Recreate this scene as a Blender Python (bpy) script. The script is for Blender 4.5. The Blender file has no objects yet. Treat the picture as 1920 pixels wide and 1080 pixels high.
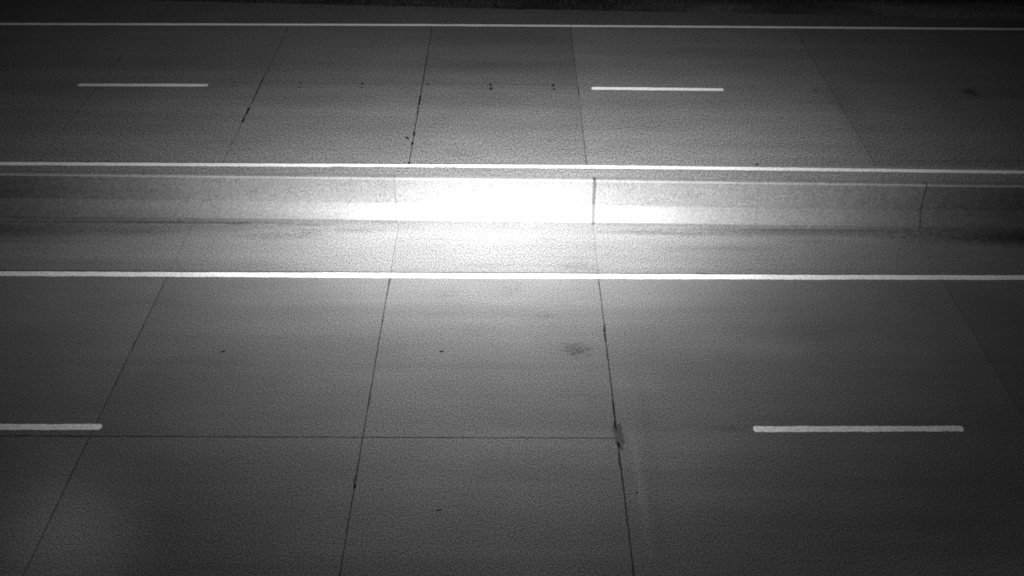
import bpy, bmesh, math, random
from mathutils import Vector, Matrix, noise

random.seed(7)
scene = bpy.context.scene
C = scene.collection

# ------------------------------------------------------------------ camera
CAM = Vector((0.0, -9.508, 9.816))
PITCH, YAW, ROLL = 0.65378, -0.00735, 0.00916
right0 = Vector((math.cos(YAW), math.sin(YAW), 0))
fwdh = Vector((-math.sin(YAW), math.cos(YAW), 0))
fwd = fwdh * math.cos(PITCH) + Vector((0, 0, -math.sin(PITCH)))
up0 = fwdh * math.sin(PITCH) + Vector((0, 0, math.cos(PITCH)))
rgt = right0 * math.cos(ROLL) + up0 * math.sin(ROLL)
upv = up0 * math.cos(ROLL) - right0 * math.sin(ROLL)
cam_data = bpy.data.cameras.new('traffic_camera')
cam_data.sensor_width = 36.0
cam_data.lens = 36.0 * 1780.84 / 1920.0
cam_data.clip_start = 0.1
cam_data.clip_end = 2000.0
cam = bpy.data.objects.new('traffic_camera', cam_data)
cam.matrix_world = Matrix(((rgt.x, upv.x, -fwd.x, CAM.x), (rgt.y, upv.y, -fwd.y, CAM.y),
                           (rgt.z, upv.z, -fwd.z, CAM.z), (0, 0, 0, 1)))
C.objects.link(cam)
scene.camera = cam

# ------------------------------------------------------------------ night sky (monochrome infrared view)
world = bpy.data.worlds.new('World')
scene.world = world
world.use_nodes = True
wn = world.node_tree.nodes
wl = world.node_tree.links
wn.clear()
sky = wn.new('ShaderNodeTexSky')
sky.sky_type = 'NISHITA'
sky.sun_disc = False
sky.sun_elevation = math.radians(-6)
sky.sun_rotation = math.radians(200)
bw = wn.new('ShaderNodeRGBToBW')
bg = wn.new('ShaderNodeBackground')
bg.inputs['Strength'].default_value = 0.05
wo = wn.new('ShaderNodeOutputWorld')
wl.new(sky.outputs[0], bw.inputs[0])
wl.new(bw.outputs[0], bg.inputs['Color'])
wl.new(bg.outputs[0], wo.inputs['Surface'])

# ------------------------------------------------------------------ exposure
scene.view_settings.view_transform = 'Standard'
scene.view_settings.look = 'None'
scene.view_settings.exposure = 0.0
scene.view_settings.gamma = 1.0
scene.view_settings.use_curve_mapping = False
scene.cycles.use_denoising = False        # keep the grain of the night picture
scene.cycles.filter_width = 1.8
scene.cycles.max_bounces = 3
scene.cycles.diffuse_bounces = 2
scene.cycles.glossy_bounces = 2


# ------------------------------------------------------------------ the infrared lamp beside the camera on its mast
def node_math(nt, op, a, b=None, c=None, clamp=False):
    n = nt.nodes.new('ShaderNodeMath')
    n.operation = op
    n.use_clamp = clamp
    for i, v in enumerate((a, b, c)):
        if v is None:
            continue
        if hasattr(v, 'is_output'):
            nt.links.new(v, n.inputs[i])
        else:
            n.inputs[i].default_value = v
    return n.outputs[0]


def beam_lamp(name, loc, aim, lobes, floor_level, cone, gain, size=0.06):
    """spot lamp whose beam profile is a sum of soft lobes (candela per direction)"""
    ld = bpy.data.lights.new(name, 'SPOT')
    ld.energy = gain
    ld.spot_size = math.radians(cone)
    ld.spot_blend = 0.6
    ld.shadow_soft_size = size
    ld.use_nodes = True
    nt = ld.node_tree
    nt.nodes.clear()
    tc = nt.nodes.new('ShaderNodeTexCoord')
    sp = nt.nodes.new('ShaderNodeSeparateXYZ')
    nt.links.new(tc.outputs['Normal'], sp.inputs[0])
    az = node_math(nt, 'ABSOLUTE', sp.outputs['Z'])
    tz = node_math(nt, 'DIVIDE', sp.outputs['Z'], az)           # sign
    tx0 = node_math(nt, 'DIVIDE', sp.outputs['X'], az)
    ty0 = node_math(nt, 'DIVIDE', sp.outputs['Y'], az)
    sgn = node_math(nt, 'MULTIPLY', tz, -1.0)
    ty = node_math(nt, 'MULTIPLY', ty0, sgn)                    # light -> surface direction
    tx = node_math(nt, 'MULTIPLY', tx0, sgn)
    total = floor_level
    for amp, sx, su, sd, cx, cy in lobes:
        dx = node_math(nt, 'SUBTRACT', tx, cx)
        dy = node_math(nt, 'SUBTRACT', ty, cy)
        gt = node_math(nt, 'GREATER_THAN', dy, 0.0)
        s = node_math(nt, 'MULTIPLY_ADD', gt, su - sd, sd)
        ey = node_math(nt, 'POWER', node_math(nt, 'ABSOLUTE', node_math(nt, 'DIVIDE', dy, s)), 2.0)
        ex = node_math(nt, 'POWER', node_math(nt, 'ABSOLUTE', node_math(nt, 'DIVIDE', dx, sx)), 2.0)
        e = node_math(nt, 'EXPONENT', node_math(nt, 'MULTIPLY', node_math(nt, 'ADD', ex, ey), -1.0))
        total = node_math(nt, 'MULTIPLY_ADD', e, amp, total)
    em = nt.nodes.new('ShaderNodeEmission')
    nt.links.new(total, em.inputs['Strength'])
    out = nt.nodes.new('ShaderNodeOutputLight')
    nt.links.new(em.outputs[0], out.inputs[0])
    o = bpy.data.objects.new(name, ld)
    ax = (Vector(aim) - Vector(loc)).normalized()
    r = ax.cross(Vector((0, 0, 1))).normalized()
    u = r.cross(ax)
    o.matrix_world = Matrix(((r.x, u.x, -ax.x, loc[0]), (r.y, u.y, -ax.y, loc[1]),
                             (r.z, u.z, -ax.z, loc[2]), (0, 0, 0, 1)))
    C.objects.link(o)
    return o


LAMP_GAIN = 12.566 * 1.15
LOBES = [(8000, 0.215, 0.036, 0.0842, -0.006, 0.0063), (3490, 0.277, 0.0876, 0.0714, 0.0335, 0.0607),
         (1283, 0.472, 0.350, 0.1936, -0.042, 0.0602), (530, 0.277, 0.045, 0.1756, -0.006, -0.1327)]
beam_lamp('infrared_lamp', (0.0, -9.508, 10.03), (-0.20, 5.26, 0), LOBES, 72.0, 120, LAMP_GAIN)
beam_lamp('added_glow_spot', (-0.12, -9.508, 10.03), (-5.55, -1.75, 0),
          [(150, 0.058, 0.06, 0.06, 0.0, 0.0)], 0.0, 40, LAMP_GAIN)  # weak spot added only to cast the small glow at lower left


# ------------------------------------------------------------------ helpers
def tag(o, label=None, cat=None, group=None, kind=None):
    if label: o['label'] = label
    if cat: o['category'] = cat
    if group: o['group'] = group
    if kind: o['kind'] = kind
    return o


def mesh_obj(name, verts, faces, mats, parent=None, smooth=False, midx=None):
    me = bpy.data.meshes.new(name)
    me.from_pydata(verts, [], faces)
    for m in (mats if isinstance(mats, (list, tuple)) else [mats]):
        me.materials.append(m)
    if midx:
        for p, i in zip(me.polygons, midx):
            p.material_index = i
    if smooth:
        for p in me.polygons:
            p.use_smooth = True
    me.update()
    o = bpy.data.objects.new(name, me)
    C.objects.link(o)
    if parent is not None:
        o.parent = parent
    return o


def n1(x, seed, amp=1.0):
    return amp * noise.noise(Vector((x, seed * 13.7, 0.37 * seed)))


# ------------------------------------------------------------------ materials (all neutral grey: an infrared picture)
def concrete(name, base, grain=(60, 45), grain_amp=0.32, stains_and_falloff=(), rough=0.85, spec=0.2,
             streak_amp=0.16, blotch_amp=0.22, use_color=True, bump=0.0):
    """base: albedo; stains: (x, y, rx, ry, factor, raggedness)"""
    m = bpy.data.materials.new(name)
    m.use_nodes = True
    nt = m.node_tree
    N, Lk = nt.nodes, nt.links
    bsdf = N['Principled BSDF']
    bsdf.inputs['Roughness'].default_value = rough
    bsdf.inputs['Specular IOR Level'].default_value = spec
    geo = N.new('ShaderNodeNewGeometry')
    pos = geo.outputs['Position']

    def mapped(s):
        mp = N.new('ShaderNodeVectorMath')
        mp.operation = 'MULTIPLY'
        Lk.new(pos, mp.inputs[0])
        mp.inputs[1].default_value = s
        return mp.outputs[0]

    def noise_tex(s, detail=2.0, rgh=0.6):
        n = N.new('ShaderNodeTexNoise')
        n.inputs['Scale'].default_value = 1.0
        n.inputs['Detail'].default_value = detail
        n.inputs['Roughness'].default_value = rgh
        Lk.new(mapped(s), n.inputs['Vector'])
        return n.outputs['Fac']

    gz = (grain[0] + grain[1]) * 0.5
    g1 = noise_tex((grain[0], grain[1], gz), 1.0, 0.7)
    v = node_math(nt, 'MULTIPLY_ADD', node_math(nt, 'SUBTRACT', g1, 0.5), grain_amp * 4.0, 1.0)
    s1 = noise_tex((0.07, 1.6, 1.6), 3.0, 0.6)
    v2 = node_math(nt, 'MULTIPLY_ADD', node_math(nt, 'SUBTRACT', s1, 0.5), streak_amp * 2.5, 1.0)
    b1 = noise_tex((0.55, 0.8, 0.8), 5.0, 0.6)
    v3 = node_math(nt, 'MULTIPLY_ADD', node_math(nt, 'SUBTRACT', b1, 0.5), blotch_amp * 2.0, 1.0)
    v = node_math(nt, 'MULTIPLY', node_math(nt, 'MULTIPLY', v, v2), v3)
    if stains_and_falloff:
        sx = N.new('ShaderNodeSeparateXYZ')
        Lk.new(pos, sx.inputs[0])
        rag = node_math(nt, 'SUBTRACT', noise_tex((8.0, 13.0, 13.0), 6.0, 0.78), 0.5)
        patch = node_math(nt, 'MULTIPLY_ADD', node_math(nt, 'SUBTRACT', noise_tex((14.0, 24.0, 24.0), 4.0, 0.7), 0.5), 5.5, 0.65, clamp=True)
        for (x, y, rx, ry, fac, ra) in stains_and_falloff:
            dx = node_math(nt, 'DIVIDE', node_math(nt, 'SUBTRACT', sx.outputs['X'], x), rx)
            dy = node_math(nt, 'DIVIDE', node_math(nt, 'SUBTRACT', sx.outputs['Y'], y), ry)
            d = node_math(nt, 'SQRT', node_math(nt, 'ADD', node_math(nt, 'MULTIPLY', dx, dx),
                                                node_math(nt, 'MULTIPLY', dy, dy)))
            d = node_math(nt, 'MULTIPLY_ADD', rag, ra * 2.3, d)
            mr = N.new('ShaderNodeMapRange')
            mr.interpolation_type = 'SMOOTHSTEP'
            Lk.new(d, mr.inputs['Value'])
            mr.inputs['From Min'].default_value = 0.0
            mr.inputs['From Max'].default_value = 1.0
            mr.inputs['To Min'].default_value = 1.0
            mr.inputs['To Max'].default_value = 0.0
            small = rx < 1.0 and ry < 1.0
            mk = node_math(nt, 'MULTIPLY', mr.outputs[0], patch) if small else mr.outputs[0]
            v = node_math(nt, 'MULTIPLY', v, node_math(nt, 'MULTIPLY_ADD', mk, fac - 1.0, 1.0))
    if use_color:
        oi = N.new('ShaderNodeObjectInfo')
        sc = N.new('ShaderNodeSeparateColor')
        Lk.new(oi.outputs['Color'], sc.inputs[0])
        v = node_math(nt, 'MULTIPLY', v, sc.outputs[0])
    v = node_math(nt, 'MULTIPLY', v, base)
    v = node_math(nt, 'MAXIMUM', v, 0.004)
    cc = N.new('ShaderNodeCombineColor')
    for i in range(3):
        Lk.new(v, cc.inputs[i])
    Lk.new(cc.outputs[0], bsdf.inputs['Base Color'])
    if bump:
        bp = N.new('ShaderNodeBump')
        bp.inputs['Strength'].default_value = bump
        bp.inputs['Distance'].default_value = 0.004
        Lk.new(g1, bp.inputs['Height'])
        Lk.new(bp.outputs[0], bsdf.inputs['Normal'])
    return m


NEAR_STAINS = [
    (1.80, -1.0, 0.10, 1.6, 1.20, 0.8), (1.72, 0.5, 0.07, 0.7, 1.12, 0.8),
    (1.09, 1.70, 0.34, 0.26, 0.36, 1.4), (0.05, 3.25, 0.30, 0.28, 0.82, 1.6), (0.6, 2.55, 0.28, 0.10, 0.80, 1.4),
    (-1.0, 3.15, 0.5, 0.35, 0.86, 1.4), (-0.4, 2.2, 0.5, 0.25, 0.88, 1.6), (2.02, 0.1, 0.14, 1.9, 0.93, 1.2),
    (1.95, -1.6, 0.12, 1.2, 0.92, 1.2), (3.2, 0.03, 0.35, 0.10, 0.75, 0.9), (0.25, -0.7, 1.1, 0.5, 0.88, 1.6),
    (-4.5, -2.2, 1.4, 0.8, 0.86, 1.2), (4.7, 2.2, 1.6, 0.35, 0.90, 1.2), (-5.8, 2.9, 1.2, 0.25, 0.9, 1.2),
]
SHOULDER_STAINS = [
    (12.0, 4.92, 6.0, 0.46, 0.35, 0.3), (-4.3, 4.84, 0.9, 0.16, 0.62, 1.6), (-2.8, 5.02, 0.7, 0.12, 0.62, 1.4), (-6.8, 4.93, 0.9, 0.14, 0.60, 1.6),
    (3.2, 4.95, 0.9, 0.13, 0.66, 1.6), (5.6, 4.75, 0.9, 0.12, 0.72, 1.6), (-0.2, 3.95, 0.9, 0.10, 0.80, 1.6),
    (-6.5, 5.27, 4.8, 0.08, 0.42, 0.6), (6.2, 5.12, 4.6, 0.09, 0.62, 0.8), (-9.0, 4.62, 2.5, 0.10, 0.85, 1.2), (3.8, 4.5, 1.6, 0.12, 0.86, 1.4),
    (1.26, 3.93, 0.60, 0.15, 0.66, 1.7), (-3.67, 4.93, 0.40, 0.20, 0.62, 1.0), (-5.0, 5.23, 0.38, 0.075, 0.45, 0.5),
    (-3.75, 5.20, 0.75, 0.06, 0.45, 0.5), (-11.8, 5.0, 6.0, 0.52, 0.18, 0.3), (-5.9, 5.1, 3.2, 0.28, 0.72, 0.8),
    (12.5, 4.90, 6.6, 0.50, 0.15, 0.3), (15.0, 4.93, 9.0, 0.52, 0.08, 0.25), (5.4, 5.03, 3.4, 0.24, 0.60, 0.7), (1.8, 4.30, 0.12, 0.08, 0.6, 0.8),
    (-1.3, 4.80, 0.8, 0.16, 0.84, 1.6), (0.75, 4.78, 0.4, 0.12, 0.80, 1.6), (2.4, 5.02, 1.3, 0.12, 0.72, 1.0),
]
FAR_STAINS = [
    (10.86, 10.93, 0.28, 0.36, 0.10, 0.6), (7.23, 10.96, 0.16, 0.22, 0.55, 0.6), (5.77, 11.14, 0.10, 0.15, 0.6, 0.6),
    (-1.0, 7.85, 0.5, 0.30, 0.85, 1.5), (-2.3, 10.9, 0.35, 0.30, 0.80, 1.2), (0.9, 8.5, 0.06, 0.12, 0.6, 0.8),
    (-0.2, 13.9, 3.0, 0.9, 0.86, 0.7), (-0.2, 12.2, 3.4, 0.8, 0.84, 0.7), (7.7, 9.9, 0.5, 2.6, 0.88, 0.9),
    (-6.2, 12.9, 3.4, 0.9, 0.90, 0.9), (6.0, 13.0, 4.0, 1.0, 0.88, 0.8),
]
M_NEAR = concrete('concrete_pavement', 0.145, (60, 43), 0.95, NEAR_STAINS, streak_amp=0.20)
M_SHOULDER = concrete('concrete_shoulder', 0.145, (48, 29), 0.82, SHOULDER_STAINS, streak_amp=0.26)
M_FAR = concrete('concrete_far_pavement', 0.145, (36, 16), 0.82, FAR_STAINS, streak_amp=0.22)
M_OUTER = concrete('asphalt_shoulder', 0.105, (28, 11), 0.6, streak_amp=0.1, blotch_amp=0.25, use_color=False)
M_SEAL = concrete('joint_sealant', 0.042, (30, 30), 0.5, use_color=True, rough=0.7)
M_TAR = concrete('tar_sealant', 0.012, (40, 40), 0.5, use_color=False, rough=0.6)
M_PLUG = concrete('grouted_plug', 0.028, (40, 40), 0.5, use_color=False)
M_PATCH = concrete('patched_joint', 0.075, (50, 40), 0.5, use_color=False)
M_PAINT = concrete('marking_paint', 0.79, (26, 30), 0.34, use_color=True, rough=0.6, spec=0.4,
                   streak_amp=0.10, blotch_amp=0.30)
BAR_FALLOFF = [(15.0, 5.4, 11.0, 30, 0.16, 0.25), (-15.5, 5.5, 10.5, 30, 0.26, 0.25)]  # beam falloff painted into the colour towards both barrier ends
UPPER_FALLOFF = [(14.0, 5.4, 10.5, 30, 0.05, 0.25), (-14.0, 5.5, 10.5, 30, 0.02, 0.25), (0.0, 5.5, 3.4, 30, 1.12, 0.5)]  # same painted falloff, plus a lighter centre for the lamp's hot spot
M_ARRIS = concrete('bright_barrier_edge', 0.125, (36, 32), 0.4, use_color=True, rough=0.6, spec=0.3)  # lighter colour paints in the bright line the top chamfer catches
M_BAR = concrete('barrier_concrete', 0.083, (40, 34), 0.46, BAR_FALLOFF, use_color=True, rough=0.46, spec=0.24,
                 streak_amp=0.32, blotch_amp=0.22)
M_BARUP = concrete('barrier_upper_concrete', 0.098, (40, 34), 0.46, UPPER_FALLOFF, use_color=True, rough=0.5, spec=0.35,
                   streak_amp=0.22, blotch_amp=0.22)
M_GROUND = concrete('dark_soil', 0.045, (18, 8), 0.6, [(5.3, 16.9, 2.6, 1.8, 3.6, 0.5), (12.5, 17.0, 6.0, 3.0, 5.0, 0.5)], streak_amp=0.2, blotch_amp=0.8, use_color=False)
M_GRASS = concrete('dry_grass', 0.035, (20, 20), 0.4, blotch_amp=1.2, use_color=False)
M_DEBRIS = concrete('dark_debris', 0.012, (60, 60), 0.4, use_color=False)

# ------------------------------------------------------------------ terrain beyond the pavement
def terrain_z(x, y):
    if y > 15.0:
        t = min(max((y - 15.6) / 9.0, 0.0), 1.0)
        z = -0.09 - 2.2 * t * t * (3 - 2 * t)
    elif y < -6.8:
        t = min(max((-6.8 - y) / 9.0, 0.0), 1.0)
        z = -0.09 - 1.6 * t * t * (3 - 2 * t)
    else:
        z = -0.35
    if y > 15.8 or y < -7.2:
        z += 0.10 * noise.noise(Vector((x * 0.35, y * 0.5, 2.0)))
    return z

ys = [-700, -200, -60, -30, -20, -16, -13, -10, -8, -7.2, -6.7, -6.0, 5.5, 14.6, 15.2, 15.6, 15.9, 16.3, 16.8, 17.4, 18.2,
      19.2, 20.5, 22, 24, 27, 32, 40, 60, 120, 300, 900]
xs = [-900, -300, -120, -60, -40] + [-30 + i * 1.0 for i in range(61)] + [40, 60, 120, 300, 900]
verts = [(x, y, terrain_z(x, y)) for y in ys for x in xs]
nx = len(xs)
faces = [(j * nx + i, j * nx + i + 1, (j + 1) * nx + i + 1, (j + 1) * nx + i)
         for j in range(len(ys) - 1) for i in range(nx - 1)]
g = mesh_obj('ground', verts, faces, M_GROUND)
tag(g, 'dark grassy ground falling away beyond the road', 'ground', kind='structure')

# grass on the verge past the far shoulder
SH_EDGE = [(-60, 17.6), (-14.1, 16.62), (-10.15, 16.44), (-7.0, 16.29), (0.12, 15.95), (3.05, 15.87), (7.14, 15.74),
           (10.9, 15.54), (13.8, 15.43), (60, 14.95)]


def interp(pts, x):
    for (x0, y0), (x1, y1) in zip(pts, pts[1:]):
        if x <= x1:
            return y0 + (y1 - y0) * (x - x0) / (x1 - x0)
    return pts[-1][1]


gv, gf = [], []
rg = random.Random(3)
while len(gf) < 16000:
    x = rg.uniform(-19, 19)
    e = interp(SH_EDGE, x)
    y = e + 0.05 + abs(rg.gauss(0, 2.2))
    if y > 22:
        continue
    if noise.noise(Vector((x * 0.5, y * 0.7, 5.0))) + rg.uniform(-0.5, 0.5) < -0.15:
        continue
    z = terrain_z(x, y)
    h = rg.uniform(0.05, 0.17)
    a = rg.uniform(0, math.pi)
    w = rg.uniform(0.005, 0.011)
    lx, ly = rg.gauss(0, 0.05), rg.gauss(0, 0.05)
    b = len(gv)
    gv += [(x - w * math.cos(a), y - w * math.sin(a), z - 0.01), (x + w * math.cos(a), y + w * math.sin(a), z - 0.01),
           (x + lx, y + ly, z + h)]
    gf.append((b, b + 1, b + 2))
tag(mesh_obj('verge_grass', gv, gf, M_GRASS), 'short dark grass on the verge past the far shoulder', 'grass', kind='stuff')

# ------------------------------------------------------------------ paved shoulders
def strip(name, xs_, y_lo, y_hi, z, thick, mat, jitter=0.0, seed=1):
    v, f = [], []
    for x in xs_:
        jl = n1(x * 1.3, seed, jitter)
        jh = n1(x * 1.3, seed + 5, jitter)
        v += [(x, y_lo(x) + jl, z), (x, y_hi(x) + jh, z), (x, y_hi(x) + jh, z - thick), (x, y_lo(x) + jl, z - thick)]
    for i in range(len(xs_) - 1):
        a, b = 4 * i, 4 * i + 4
        f += [(a, b, b + 1, a + 1), (a + 1, b + 1, b + 2, a + 2), (a + 3, a, b, b + 3)[::-1]]
    return mesh_obj(name, v, f, mat)


sx_ = [-60] + [-24 + 0.4 * i for i in range(121)] + [60]
o = strip('road_shoulder', sx_, lambda x: 14.845, lambda x: interp(SH_EDGE, x), -0.006, 0.3, M_OUTER, 0.0, 4)
for vtx in o.data.vertices:            # ragged outer edge only
    if vtx.co.y > 14.9:
        vtx.co.y += 0.05 * noise.noise(Vector((vtx.co.x * 1.7, 0, 9)))
tag(o, 'narrow dark paved shoulder between the far edge line and the grass', 'shoulder', kind='structure')
o = strip('road_shoulder', sx_, lambda x: -6.9, lambda x: -3.85, -0.006, 0.3, M_OUTER, 0.0, 6)
tag(o, 'paved outer shoulder on the near side of the road', 'shoulder', kind='structure')

# ------------------------------------------------------------------ the two roadways: slabs with recessed joints
BED = -0.010


def bed(name, y0, y1, label):
    v = [(-24, y0, BED), (24, y0, BED), (24, y1, BED), (-24, y1, BED),
         (-60, y0, 0), (-24, y0, 0), (-24, y1, 0), (-60, y1, 0),
         (24, y0, 0), (60, y0, 0), (60, y1, 0), (24, y1, 0),
         (-60, y0, -0.3), (60, y0, -0.3), (60, y1, -0.3), (-60, y1, -0.3)]
    f = [(0, 1, 2, 3), (4, 5, 6, 7), (8, 9, 10, 11), (12, 15, 14, 13)]
    o = mesh_obj(name, v, f, [M_SEAL, M_NEAR], midx=[0, 1, 1, 1])
    tag(o, label, 'road', kind='structure')
    return o


near_road = bed('road', -3.84, 5.35, 'near concrete carriageway with joints, in front of the median barrier')
far_road = bed('road', 5.36, 14.84, 'far concrete carriageway with joints, behind the median barrier')


def slab(parent, x0, x1, y0, y1, gaps, tone, mat, seed):
    """x0, x1: functions of y (transverse joints); gaps: half widths (left, right, near, far)"""
    gl, gr, gn, gfar = gaps
    loop = []
    step = 0.07

    def run(p, q, n_in, amp, sd):
        L = (Vector(q) - Vector(p)).length
        n = max(2, min(90, int(L / step)))
        for i in range(n):
            t = i / n
            j = 0.0 if i == 0 else amp * (noise.noise(Vector((t * L * 6.0, sd * 3.1, seed * 0.7))) +
                                          0.7 * noise.noise(Vector((t * L * 17.0, sd * 1.7, seed * 1.3))))
            chip = noise.noise(Vector((t * L * 3.1, sd * 5.3, seed * 2.9)))
            if i and chip > 0.38 and amp > 0.002:
                j += (chip - 0.38) * 0.05                      # spalled edge
            loop.append((p[0] + (q[0] - p[0]) * t + n_in[0] * j, p[1] + (q[1] - p[1]) * t + n_in[1] * j))
    A = (x0(y0) + gl, y0 + gn)
    B = (x1(y0) - gr, y0 + gn)
    Cc = (x1(y1) - gr, y1 - gfar)
    D = (x0(y1) + gl, y1 - gfar)
    run(A, B, (0, 1), gn * 0.45, 1)
    run(B, Cc, (-1, 0), gr * 0.45, 2)
    run(Cc, D, (0, -1), gfar * 0.45, 3)
    run(D, A, (1, 0), gl * 0.45, 4)
    n = len(loop)
    v = [(x, y, 0.0) for x, y in loop] + [(x, y, -0.012) for x, y in loop]
    f = [tuple(range(n))] + [(i, i + n, (i + 1) % n + n, (i + 1) % n) for i in range(n)]
    o = mesh_obj('slab', v, f, [mat, M_SEAL], parent, midx=[0] + [1] * n)
    o.color = (tone, tone, tone, 1)
    return o


# transverse joints (x on the near side at y=0, x on the far side at y=12, half gap near, half gap far)
JOINTS = [(-24, -24, .002, .002), (-20.9, -20.9, .003, .003), (-17.1, -17.1, .003, .003), (-13.3, -13.3, .003, .003),
          (-9.57, -9.57, .003, .0050), (-5.845, -5.795, .0065, .0062), (-2.012, -2.003, .0085, .0105),
          (1.569, 1.662, .0070, .0100), (7.50, 7.615, .0042, .0050), (13.5, 13.6, .003, .003), (19.5, 19.5, .003, .003),
          (24, 24, .002, .002)]


def jx(j):
    a, b = j[0], j[1]
    return lambda y: a + (b - a) * min(max((y - 2) / 8.0, 0), 1)


rs = random.Random(11)
TONE_NEAR = {}
for k in range(len(JOINTS) - 1):
    a, b = JOINTS[k], JOINTS[k + 1]
    xm = 0.5 * (a[0] + b[0])
    xa, xb = jx(a), jx(b)
    t = lambda: rs.uniform(0.95, 1.05)
    if xm < 1.6:
        lane_j = .0095 if xm > -8 else .002
        slab(near_road, xa, xb, -3.84, -0.168, (a[2], b[2], .003, lane_j), t(), M_NEAR, k * 7 + 1)
        slab(near_road, xa, xb, -0.168, 3.738, (a[2], b[2], lane_j, .011), t(), M_NEAR, k * 7 + 2)
    else:
        slab(near_road, xa, xb, -3.84, 3.738, (a[2], b[2], .003, .008), 0.98 if xm < 7 else 0.88, M_NEAR, k * 7 + 3)
    slab(near_road, xa, xb, 3.738, 5.35, (a[2] * .45, b[2] * .45, .011 if xm < 1.6 else .008, .002), t(), M_SHOULDER, k * 7 + 4)
    slab(far_road, xa, xb, 5.36, 7.475, (.0012, .0012, .002, 0.008 if xm < 1.6 else .002), 1.18 * t(), M_FAR, k * 7 + 5)
    if xm < 1.6:
        lane_j = (.013 if xm > -2 else .010) if xm > -5.5 else .004
        inner = {True: 0.97}.get(-2 < xm < 1.6, 0.96)
        outer = 0.87 if -2 < xm < 1.6 else 0.92
        slab(far_road, xa, xb, 7.475, 11.19, (a[3], b[3], .010, lane_j), inner, M_FAR, k * 7 + 6)
        slab(far_road, xa, xb, 11.19, 14.84, (a[3], b[3], lane_j, .003), outer, M_FAR, k * 7 + 7)
    else:
        slab(far_road, xa, xb, 7.475, 14.84, (a[3], b[3], .002, .003), 1.10 if xm < 7 else 1.0, M_FAR, k * 7 + 8)


# ------------------------------------------------------------------ painted markings
def ribbon(name, parent, pts, width, z, tone, label, rough_lo=(), notches=(), taper=0.0, seed=1, step=0.05):
    """painted line along pts (x, y); rough_lo: (x0, x1, bite) eaten lower edge; notches: x of cracks"""
    x0, x1 = pts[0][0], pts[-1][0]
    segs, cur = [], []
    n = int((x1 - x0) / step)
    cuts = sorted(notches)
    ranges, s = [], x0
    for c, w in cuts:
        ranges.append((s, c - w)); s = c + w
    ranges.append((s, x1))
    v, f = [], []
    for (a, b) in ranges:
        m = max(2, int((b - a) / step))
        base = len(v)
        for i in range(m + 1):
            x = a + (b - a) * i / m
            yc = interp(pts, x)
            hw = width / 2
            lo = -hw + n1(x * 3, seed, 0.009) + n1(x * 21, seed + 2, 0.007)
            hi = hw + n1(x * 3, seed + 3, 0.009) + n1(x * 21, seed + 4, 0.007)
            for (r0, r1, bite) in rough_lo:
                if r0 < x < r1:
                    e = max(0, noise.noise(Vector((x * 4.5, 3.3, seed)))) + max(0, noise.noise(Vector((x * 13, 7.3, seed))))
                    lo += bite * e + bite * 0.3
            if taper:
                d = min(x - x0, x1 - x)
                if d < taper:
                    k = math.sqrt(max(0.0, 1 - (1 - d / taper) ** 2)) * 0.75 + 0.25
                    lo *= k; hi *= k
            v += [(x, yc + lo, z), (x, yc + hi, z)]
        for i in range(m):
            q = base + 2 * i
            f.append((q, q + 2, q + 3, q + 1))
    o = mesh_obj(name, v, f, M_PAINT, parent)
    o.color = (tone, tone, tone, 1)
    if label:
        o['label'] = label
    return o


ribbon('edge_line', near_road, [(-60, 3.62), (-8.7, 3.638), (0, 3.638), (5.1, 3.645), (8.8, 3.666), (60, 3.8)], 0.132, 0.004, 1.0,
       'solid painted edge line beside the near inner shoulder', notches=[(1.0, .006), (1.572, .004)], seed=2)
ribbon('edge_line', far_road, [(-60, 7.38), (-6, 7.38), (1.6, 7.378), (4.9, 7.338), (10.3, 7.257), (60, 6.9)], 0.124, 0.004, 0.88,
       'solid painted edge line just behind the median barrier, worn along its lower side',
       rough_lo=[(-3.6, -1.0, 0.030)], seed=3)
ribbon('edge_line', far_road, [(-60, 14.5), (-13.4, 14.65), (-7.8, 14.715), (-2.1, 14.765), (6.4, 14.765), (13.5, 14.735), (60, 14.6)],
       0.130, 0.004, 1.18, 'thin dim painted edge line along the far outer shoulder', seed=4, notches=[(1.68, .008)])
ribbon('lane_dash', near_road, [(-8.75, 0.0), (-5.735, 0.008)], 0.110, 0.004, 1.2, None, taper=0.05, seed=5, step=0.012)
ribbon('lane_dash', near_road, [(3.53, 0.015), (6.545, 0.042)], 0.110, 0.004, 1.14, None, taper=0.035, seed=6, step=0.012)
ribbon('lane_dash', far_road, [(-10.04, 11.03), (-7.01, 11.056)], 0.14, 0.004, 0.9, None, taper=0.06, seed=7, step=0.015)
ribbon('lane_dash', far_road, [(1.97, 11.012), (5.07, 10.982)], 0.145, 0.004, 1.22, None, taper=0.06, seed=8, step=0.015)


# ------------------------------------------------------------------ tar in the joints, drilled plugs, patch
def blob(name, parent, cx, cy, rx, ry, z, mat, seed, rot=0.0, n=18, rag=0.35, label=None):
    pts = []
    for i in range(n):
        a = 2 * math.pi * i / n
        k = 1 + rag * noise.noise(Vector((math.cos(a) * 1.6, math.sin(a) * 1.6, seed * 2.3)))
        x, y = rx * k * math.cos(a), ry * k * math.sin(a)
        pts.append((cx + x * math.cos(rot) - y * math.sin(rot), cy + x * math.sin(rot) + y * math.cos(rot)))
    v = [(x, y, z) for x, y in pts] + [(cx + (x - cx) * 1.08, cy + (y - cy) * 1.08, z - 0.005) for x, y in pts]
    f = [tuple(range(n))] + [(i, i + n, (i + 1) % n + n, (i + 1) % n) for i in range(n)]
    o = mesh_obj(name, v, f, mat, parent)
    if label:
        o['label'] = label
    return o


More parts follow.
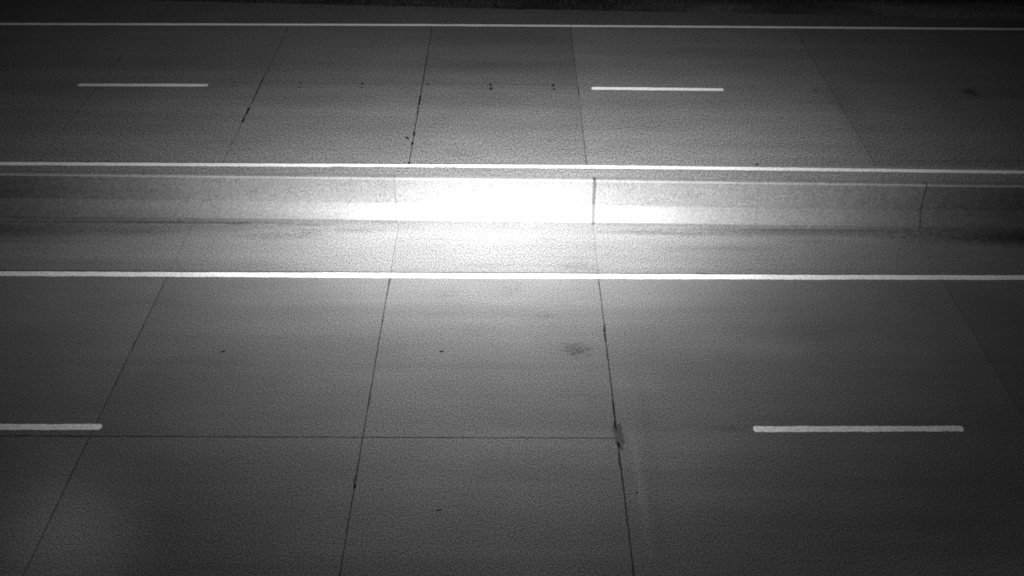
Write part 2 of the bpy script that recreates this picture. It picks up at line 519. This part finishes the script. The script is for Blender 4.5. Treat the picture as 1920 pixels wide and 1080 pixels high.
def tar_run(parent, p, q, w, seed, label=None):
    """ragged strip of tar poured along a joint from p to q"""
    p, q = Vector(p), Vector(q)
    d = (q - p); L = d.length; d.normalize()
    s = Vector((-d.y, d.x))
    n = max(6, int(L / 0.04))
    lft, rgt_ = [], []
    for i in range(n + 1):
        t = i / n
        c = p + d * (L * t)
        e = math.sqrt(max(0.02, 1 - abs(2 * t - 1) ** 4))
        a = w * e * (0.7 + 0.9 * abs(noise.noise(Vector((t * L * 5, seed, 1.1)))))
        b = w * e * (0.7 + 0.9 * abs(noise.noise(Vector((t * L * 5, seed, 8.1)))))
        lft.append(c + s * a); rgt_.append(c - s * b)
    loop = lft + rgt_[::-1]
    m = len(loop)
    v = [(k.x, k.y, 0.004) for k in loop] + [(k.x, k.y, -0.006) for k in loop]
    f = [(i, i + 1, m - 2 - i, m - 1 - i)[::-1] for i in range(n)] + [(i, i + m, (i + 1) % m + m, (i + 1) % m) for i in range(m)]
    o = mesh_obj('tar_seal', v, f, M_TAR, parent)
    if label:
        o['label'] = label
    return o


tar_run(far_road, (-2.003, 11.45), (-2.003, 11.20), .014, 1)
tar_run(far_road, (-2.003, 10.62), (-2.003, 10.05), .028, 2, 'thick black tar in the far transverse joint')
tar_run(far_road, (-2.003, 10.05), (-2.004, 9.60), .018, 3)
tar_run(far_road, (-2.003, 11.15), (-2.003, 10.62), .012, 31)
tar_run(far_road, (-2.004, 9.60), (-2.004, 8.95), .010, 32)
tar_run(far_road, (-2.003, 12.9), (-2.003, 11.5), .011, 33)
tar_run(far_road, (-2.004, 8.86), (-2.004, 8.62), .024, 4)
tar_run(far_road, (-2.004, 8.40), (-2.004, 8.24), .026, 5)
tar_run(far_road, (-2.005, 7.56), (-2.005, 7.43), .026, 51)
tar_run(far_road, (-5.80, 9.95), (-5.80, 9.55), .026, 6)
tar_run(far_road, (-5.805, 9.42), (-5.81, 9.20), .028, 7)
tar_run(far_road, (-5.80, 11.6), (-5.80, 10.1), .014, 71)
tar_run(far_road, (1.66, 11.1), (1.655, 10.6), .014, 8)
tar_run(near_road, (-2.012, -1.02), (-2.012, -1.10), .022, 9)
tar_run(near_road, (1.569, 2.3), (1.569, 1.9), .008, 10)
tar_run(near_road, (1.57, 0.6), (1.57, 0.17), .012, 101)
for i, (x, w) in enumerate([(-6.43, .018), (-4.87, .020), (-3.41, .030), (-1.88, .030), (-0.39, .036), (1.09, .036)]):
    yy = 11.20 - 0.008 * (i - 2)
    blob('drilled_plug', far_road, x - .01, yy, w, w * (1.5 + 0.35 * (i % 3)), 0.003, M_PLUG, i + 1, n=12, rag=0.2)
    if i != 3:
        blob('drilled_plug', far_road, x + .005, yy - 0.215, w, w * (1.4 + 0.4 * ((i + 1) % 3)), 0.003, M_PLUG, i + 11, n=12, rag=0.2)
blob('joint_patch', near_road, 1.595, -0.10, 0.062, 0.27, 0.003, M_PATCH, 3, rot=0.07, n=28, rag=0.5,
     label='dark broken patch where the lane joint meets the transverse joint')
tar_run(near_road, (1.558, 0.17), (1.575, -0.02), .016, 12)
tar_run(near_road, (1.57, -0.24), (1.585, -0.36), .026, 13)

# ------------------------------------------------------------------ concrete median barrier (two runs meeting at an open joint)
HT = 0.838
PROFILE = [  # (offset from centre line, height, 1 = upper face)
    (-0.305, 0.0), (-0.305, 0.070), (-0.296, 0.084), (-0.134, 0.318), (-0.124, 0.342), (-0.088, HT - 0.030), (-0.062, HT - 0.004),
    (-0.050, HT), (0.050, HT), (0.062, HT - 0.004), (0.088, HT - 0.030), (0.124, 0.342), (0.134, 0.318), (0.296, 0.084), (0.305, 0.070), (0.305, 0.0)]
PMAT = [0, 0, 0, 0, 1, 2, 2, 2, 2, 2, 1, 0, 0, 0, 0]


def centre_left(x):
    return 5.535 + (-0.0105) * (max(x, -12) - 1.6)


def centre_right(x):
    return 5.530 - 0.0155 * (min(x, 8.5) - 1.6) - 0.004 * max(0.0, min(x, 20) - 8.5)


def barrier_section(parent, x0, x1, cf, tone, rag0, rag1, seed, label):
    """solid length of barrier; rag0, rag1: how ragged its two ends are"""
    L = x1 - x0
    n = max(4, int(min(L, 30) / 0.25))
    P = len(PROFILE)
    v, f, mi = [], [], []
    fine = []
    for (px, pz) in PROFILE:
        fine.append((px, pz))
    for i in range(n + 1):
        x = x0 + L * i / n
        for k, (dy, z) in enumerate(PROFILE):
            xx = x
            if i == 0:
                xx += rag0 * (0.5 + noise.noise(Vector((z * 9, k * .9, seed))))
            if i == n:
                xx -= rag1 * (0.5 + noise.noise(Vector((z * 9, k * .9, seed + 4))))
            wob = 0.0022 * noise.noise(Vector((x * 0.9, k * 2.2, seed)))
            v.append((xx, cf(x) + dy + wob, z))
    for i in range(n):
        for k in range(P - 1):
            a = i * P + k
            f.append((a, a + P, a + P + 1, a + 1)); mi.append(PMAT[k])
    f.append(tuple(range(P))); mi.append(0)
    f.append(tuple(range(n * P, n * P + P))[::-1]); mi.append(0)
    o = mesh_obj('barrier_section', v, f, [M_BAR, M_BARUP, M_ARRIS], parent, midx=mi)
    o.color = (tone, tone, tone, 1)
    o['label'] = label
    return o


def joint_fill(parent, x, w, cf, shrink, name='joint_filler'):
    v = []
    for xx in (x - w, x + w):
        for dy, z in PROFILE:
            v.append((xx, cf(x) + dy * (1 - shrink), z * (1 - shrink * 0.35)))
    P = len(PROFILE)
    f = [(k, k + P, k + P + 1, k + 1) for k in range(P - 1)]
    o = mesh_obj(name, v, f, M_SEAL, parent)
    o.color = (1.1, 1.1, 1.1, 1)
    return o


def root(name, loc):
    e = bpy.data.objects.new(name, None)
    e.location = (0, 0, 0)
    C.objects.link(e)
    return e


bl = root('median_barrier', (0, 5.5, 0))
tag(bl, 'concrete median barrier running left from the dark open joint, brightly lit', 'barrier', 'concrete median barriers')
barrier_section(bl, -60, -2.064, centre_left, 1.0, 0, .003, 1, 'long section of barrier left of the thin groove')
barrier_section(bl, -2.058, 1.584, centre_left, 1.10, .002, .016, 2, 'brightest section of barrier, ending at the open joint')  # raised tone paints in the centre of the lamp's glare
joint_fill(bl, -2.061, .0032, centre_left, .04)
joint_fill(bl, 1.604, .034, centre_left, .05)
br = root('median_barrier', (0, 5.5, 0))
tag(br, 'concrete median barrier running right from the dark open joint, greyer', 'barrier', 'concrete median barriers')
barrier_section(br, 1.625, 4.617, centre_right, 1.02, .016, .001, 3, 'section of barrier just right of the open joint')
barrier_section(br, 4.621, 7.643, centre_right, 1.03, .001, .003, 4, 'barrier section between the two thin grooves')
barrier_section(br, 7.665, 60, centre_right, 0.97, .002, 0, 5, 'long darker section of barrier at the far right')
joint_fill(br, 4.619, .0022, centre_right, .03)
joint_fill(br, 7.654, .0115, centre_right, .05).color = (0.5, 0.5, 0.5, 1)


# ------------------------------------------------------------------ scraps lying on the road
def scrap(name, loc, size, rot, seed, label):
    bm = bmesh.new()
    bmesh.ops.create_icosphere(bm, subdivisions=2, radius=1.0)
    for vt in bm.verts:
        c = vt.co.copy()
        k = 1 + 0.45 * noise.noise(c * 1.3 + Vector((seed * 3.1, 0, 0))) + 0.2 * noise.noise(c * 3.1 + Vector((0, seed * 2.0, 0)))
        vt.co = Vector((c.x * k * size[0] * 0.5, (c.y * k + 0.5 * c.x * c.x) * size[1] * 0.5, c.z * k * size[2] * 0.5))
    zmin = min(vt.co.z for vt in bm.verts)
    for vt in bm.verts:
        vt.co.z -= zmin
    me = bpy.data.meshes.new(name)
    bm.to_mesh(me); bm.free()
    me.materials.append(M_DEBRIS)
    o = bpy.data.objects.new(name, me)
    o.location = loc
    o.rotation_euler = (0, 0, rot)
    C.objects.link(o)
    tag(o, label, 'debris', 'dark scraps lying on the road')
    return o


scrap('road_scrap', (-2.135, 8.53, 0.0), (0.11, 0.07, 0.03), -0.75, 1,
      'small black scrap beside the tar-filled joint behind the barrier')
scrap('road_scrap', (-1.007, 1.653, 0.0), (0.07, 0.035, 0.02), 0.1, 2,
      'tiny dark scrap in the middle of the near passing-lane slab')
scrap('road_scrap', (-0.865, -1.46, 0.0), (0.075, 0.022, 0.015), 0.35, 3,
      'thin dark sliver lying below the near lane joint')
scrap('road_scrap', (-4.409, 1.631, 0.0), (0.09, 0.03, 0.018), 0.45, 4,
      'faint dark scrap on the slab nearest the left lane dash')
scrap('road_scrap', (5.13, 7.475, 0.0), (0.05, 0.06, 0.04), 0.0, 5,
      'small black pebble against the far edge of the line behind the barrier')
scrap('road_scrap', (1.75, -1.163, 0.0), (0.03, 0.03, 0.02), 0.0, 6,
      'tiny dark speck just right of the transverse joint below its patch')
